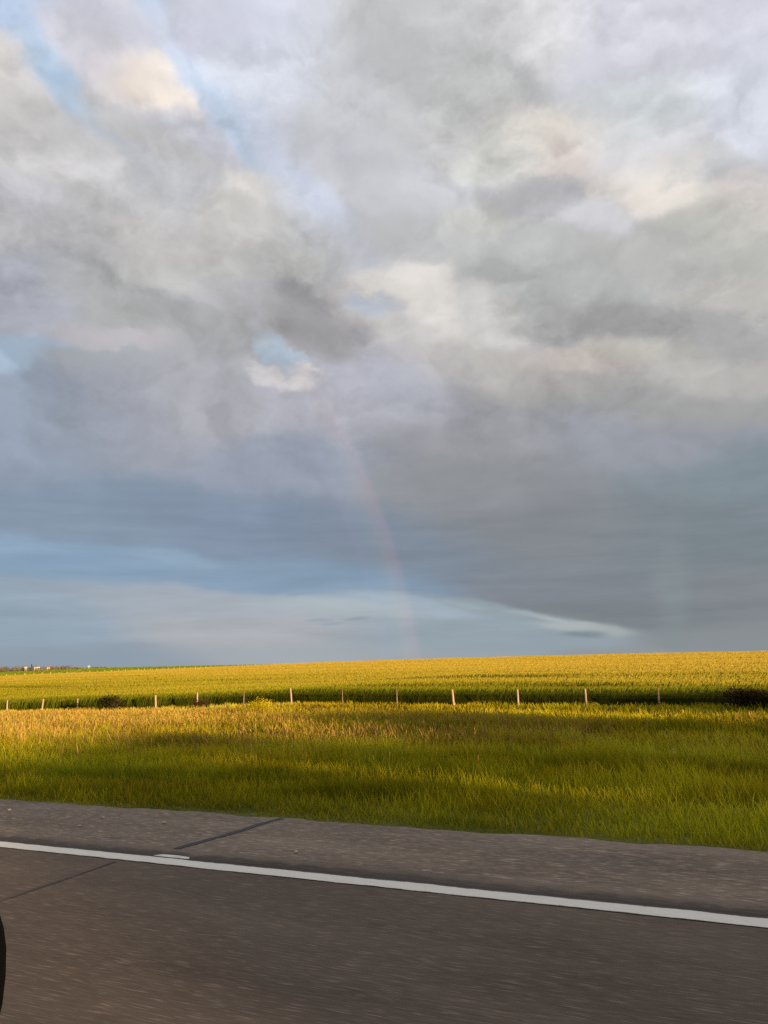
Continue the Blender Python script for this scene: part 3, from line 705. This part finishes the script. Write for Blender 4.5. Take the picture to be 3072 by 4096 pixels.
# ------------------------------------------------------------------ added shadow casters: unseen tree shapes behind the camera, sized to shade the verge
def tree(x, y, w, zb, zt, label, seed, tilt=0, name='shadow_caster_tree', cat='tree'):
    rng = np.random.default_rng(seed); zg = float(ground_z(x, y)); e = empty(name, (x, y, zg), label=label, category=cat, group='added shadow-casting trees')
    b, t = zb-zg, zt-zg; mb = MB(); mb.tube([(0, 0, -.2), (.1, 0, b*.6+.2), (0, .1, (b+t)/2)], [.22, .17, .08], 8)
    for k in range(6):
        a = k*1.05+.3; mb.tube([(0, 0, max(b*.8, .4)), (cos(a)*w*.2, sin(a)*w*.2, b+(t-b)*.45), (cos(a)*w*.36, sin(a)*w*.36, b+(t-b)*.7)], [.09, .06, .02], 5)
    mb.build('trunk', m_bark, e)
    n = int(w*(t-b)*115); p = rng.uniform(-1, 1, (n*3, 3)); r4 = (np.abs(p)**3).sum(1); bump = .75+.5*fbm(p[:, 0]*3+seed, p[:, 2]*3, seed, 3)
    p = p[r4 < bump][:n]*np.array([w/2, w*.3, (t-b)/2])+np.array([0, 0, (b+t)/2]); n = len(p); p[:, 2] -= p[:, 0]*tan(R(tilt))
    u = rng.normal(0, 1, (n, 3)); u /= np.linalg.norm(u, axis=1)[:, None]; v = np.cross(u, rng.normal(0, 1, (n, 3))); v /= np.linalg.norm(v, axis=1)[:, None]
    sz = rng.uniform(.14, .32, n)[:, None]; V = np.stack([p-u*sz, p-v*sz*.5, p+u*sz, p+v*sz*.5], 1).reshape(-1, 3)
    tt = rng.uniform(0, 1, n)[:, None]; C = np.repeat(np.array([.03, .045, .012])*(1-tt)+np.array([.08, .10, .025])*tt, 4, 0)
    L_ = np.arange(4*n); S = np.arange(n)*4
    link('crown', raw_mesh('crown', V, L_, S, C), m_leaf, e)
TY = -22.0  # row of added crowns, silhouettes chosen for the shadow bands they cast
for i, (s, w, zb, zt, tilt) in enumerate([(57.1, 9.9, -.5, 7.1, 0), (65, 11, -.5, 6.6, 0), (75.2, 12, -.5, 8.2, 0), (66, 13.5, 7.2, 8.1, -6.5), (80, 9, .2, 8.5, 0), (87, 11, .2, 9.3, 0), (95, 12, .3, 10.1, 0),
                                        (103, 13, .4, 11.8, 0), (112.7, 13, .4, 12.3, 0), (140, 13, .5, 13.9, 0), (150, 14, .5, 14.5, 0), (162, 14, .5, 14.7, 0)]):
    tree(s, TY+random.uniform(-1, 1), w, zb, zt, 'added tree shape casting shadow on the verge, out of the picture', 60+i, tilt=tilt)

# ------------------------------------------------------------------ the car the picture is taken from
m_black = simple('black_plastic', (.003, .003, .003), .7, nscale=40, spec=.04); m_body = simple('dark_car_paint', (.02, .021, .024), .3, nscale=2, spec=.5)
m_tyre = simple('tyre_rubber', (.02, .02, .02), .9); m_rim = simple('alloy', (.5, .5, .5), .35, .9); m_mglass = simple('mirror', (.7, .72, .74), .05, 1.0, var=.02)
def make_car():
    e = empty('car', (0, -.86, 0), label='dark car at the left edge, only the black wing mirror tip showing', category='car')
    o0 = Vector(e.location)
    st = [(-2.32, .55, .50, .68), (-2.22, .72, .36, .92), (-1.9, .84, .30, 1.02), (-1.3, .90, .28, 1.10), (-.9, .93, .28, 1.16), (0, .94, .28, 1.18), (1.2, .94, .28, 1.19), (1.9, .91, .32, 1.20), (2.25, .84, .40, 1.12), (2.36, .72, .52, .9)]
    mb = MB(); v = []; f = []; n = 12
    for x, hw, zb, zt in st:
        m = (zt-zb)
        ring = [(-hw*.86, zb), (-hw*.97, zb+.10*m), (-hw, zb+.35*m), (-hw*.99, zb+.7*m), (-hw*.94, zb+.93*m), (-hw*.82, zt), (hw*.82, zt), (hw*.94, zb+.93*m), (hw*.99, zb+.7*m), (hw, zb+.35*m), (hw*.97, zb+.10*m), (hw*.86, zb)]
        v += [(x, y, z) for y, z in ring]
    for i in range(len(st)-1):
        for k in range(n): f.append((i*n+k, i*n+(k+1) % n, (i+1)*n+(k+1) % n, (i+1)*n+k))
    f += [tuple(range(n)), tuple((len(st)-1)*n+k for k in range(n))[::-1]]
    mb.add(v, f); mb.build('body', m_body, e, smooth=True)
    # roof with its pillars (the side windows are down)
    rb = MB(); v = []; f = []
    for x, hw, z in [(-.32, .70, 1.80), (-.1, .73, 1.86), (.7, .74, 1.88), (1.5, .72, 1.84), (1.95, .66, 1.74)]:
        v += [(x, -hw, z-.04), (x, -hw*.8, z+.01), (x, hw*.8, z+.01), (x, hw, z-.04), (x, hw*.8, z-.06), (x, -hw*.8, z-.06)]
    for i in range(4):
        for k in range(6): f.append((i*6+k, i*6+(k+1) % 6, (i+1)*6+(k+1) % 6, (i+1)*6+k))
    f += [tuple(range(6)), tuple(24+k for k in range(6))[::-1]]
    rb.add(v, f); rb.build('roof', m_body, e, smooth=False)
    for s in (-1, 1):
        for a, b in (((-1.0, s*.83, 1.15), (-.30, s*.70, 1.80)), ((2.1, s*.80, 1.17), (1.93, s*.66, 1.74)), ((.62, s*.84, 1.16), (.66, s*.73, 1.83))):
            pb = MB(); pb.tube([a, tuple((Vector(a)+Vector(b))/2), b], [.05, .04, .035], 6); pb.build('pillar', m_body, e, smooth=True)
        for x in (-1.42, 1.42):
            wb = MB(); wb.lathe_y((0, 0, 0), [(-.11, .25), (-.11, .33), (-.08, .36), (.08, .36), (.11, .33), (.11, .25)]); t = wb.build('wheel', m_tyre, e, smooth=True); t.location = (x, s*.84, .36)
            rm = MB(); rm.lathe_y((0, 0, 0), [(-.08, .24), (-.115, .20), (-.10, .06), (-.13, .05), (.13, .05), (.10, .06), (.115, .20), (.08, .24)]); rm.build('rim', m_rim, t, smooth=True)
    # wing mirrors: rounded housing, stalk and glass
    def sg(t, k): return math.copysign(abs(t)**k, t)
    for s in (1, -1):
        hb = MB(); nu, nv = 40, 24; v = []; f = []; ex = .8
        for j in range(nv+1):
            V = -pi/2+pi*j/nv
            for i in range(nu):
                U = 2*pi*i/nu
                v.append((.055*sg(cos(V), ex)*sg(cos(U), ex), .115*sg(cos(V), ex)*sg(sin(U), ex), .077*sg(sin(V), ex)))
        for j in range(nv):
            for i in range(nu): f.append((j*nu+i, j*nu+(i+1) % nu, (j+1)*nu+(i+1) % nu, (j+1)*nu+i))
        hb.add(v, f); h = hb.build('wing_mirror', m_black, e, smooth=True); h.location = Vector((-.438, .245*1 if s > 0 else -1.965, 1.375))-o0
        g = MB(); g.box((.0545, 0, 0), (.004, .10, .085), .98); g.build('mirror_glass', m_mglass, h)
        k = MB(); k.tube([(0, -s*.08, -.05), (.0, -s*.16, -.11), (-.02, -s*.24, -.17)], [.03, .028, .035], 8); k.build('mirror_arm', m_black, h, smooth=True)
make_car()
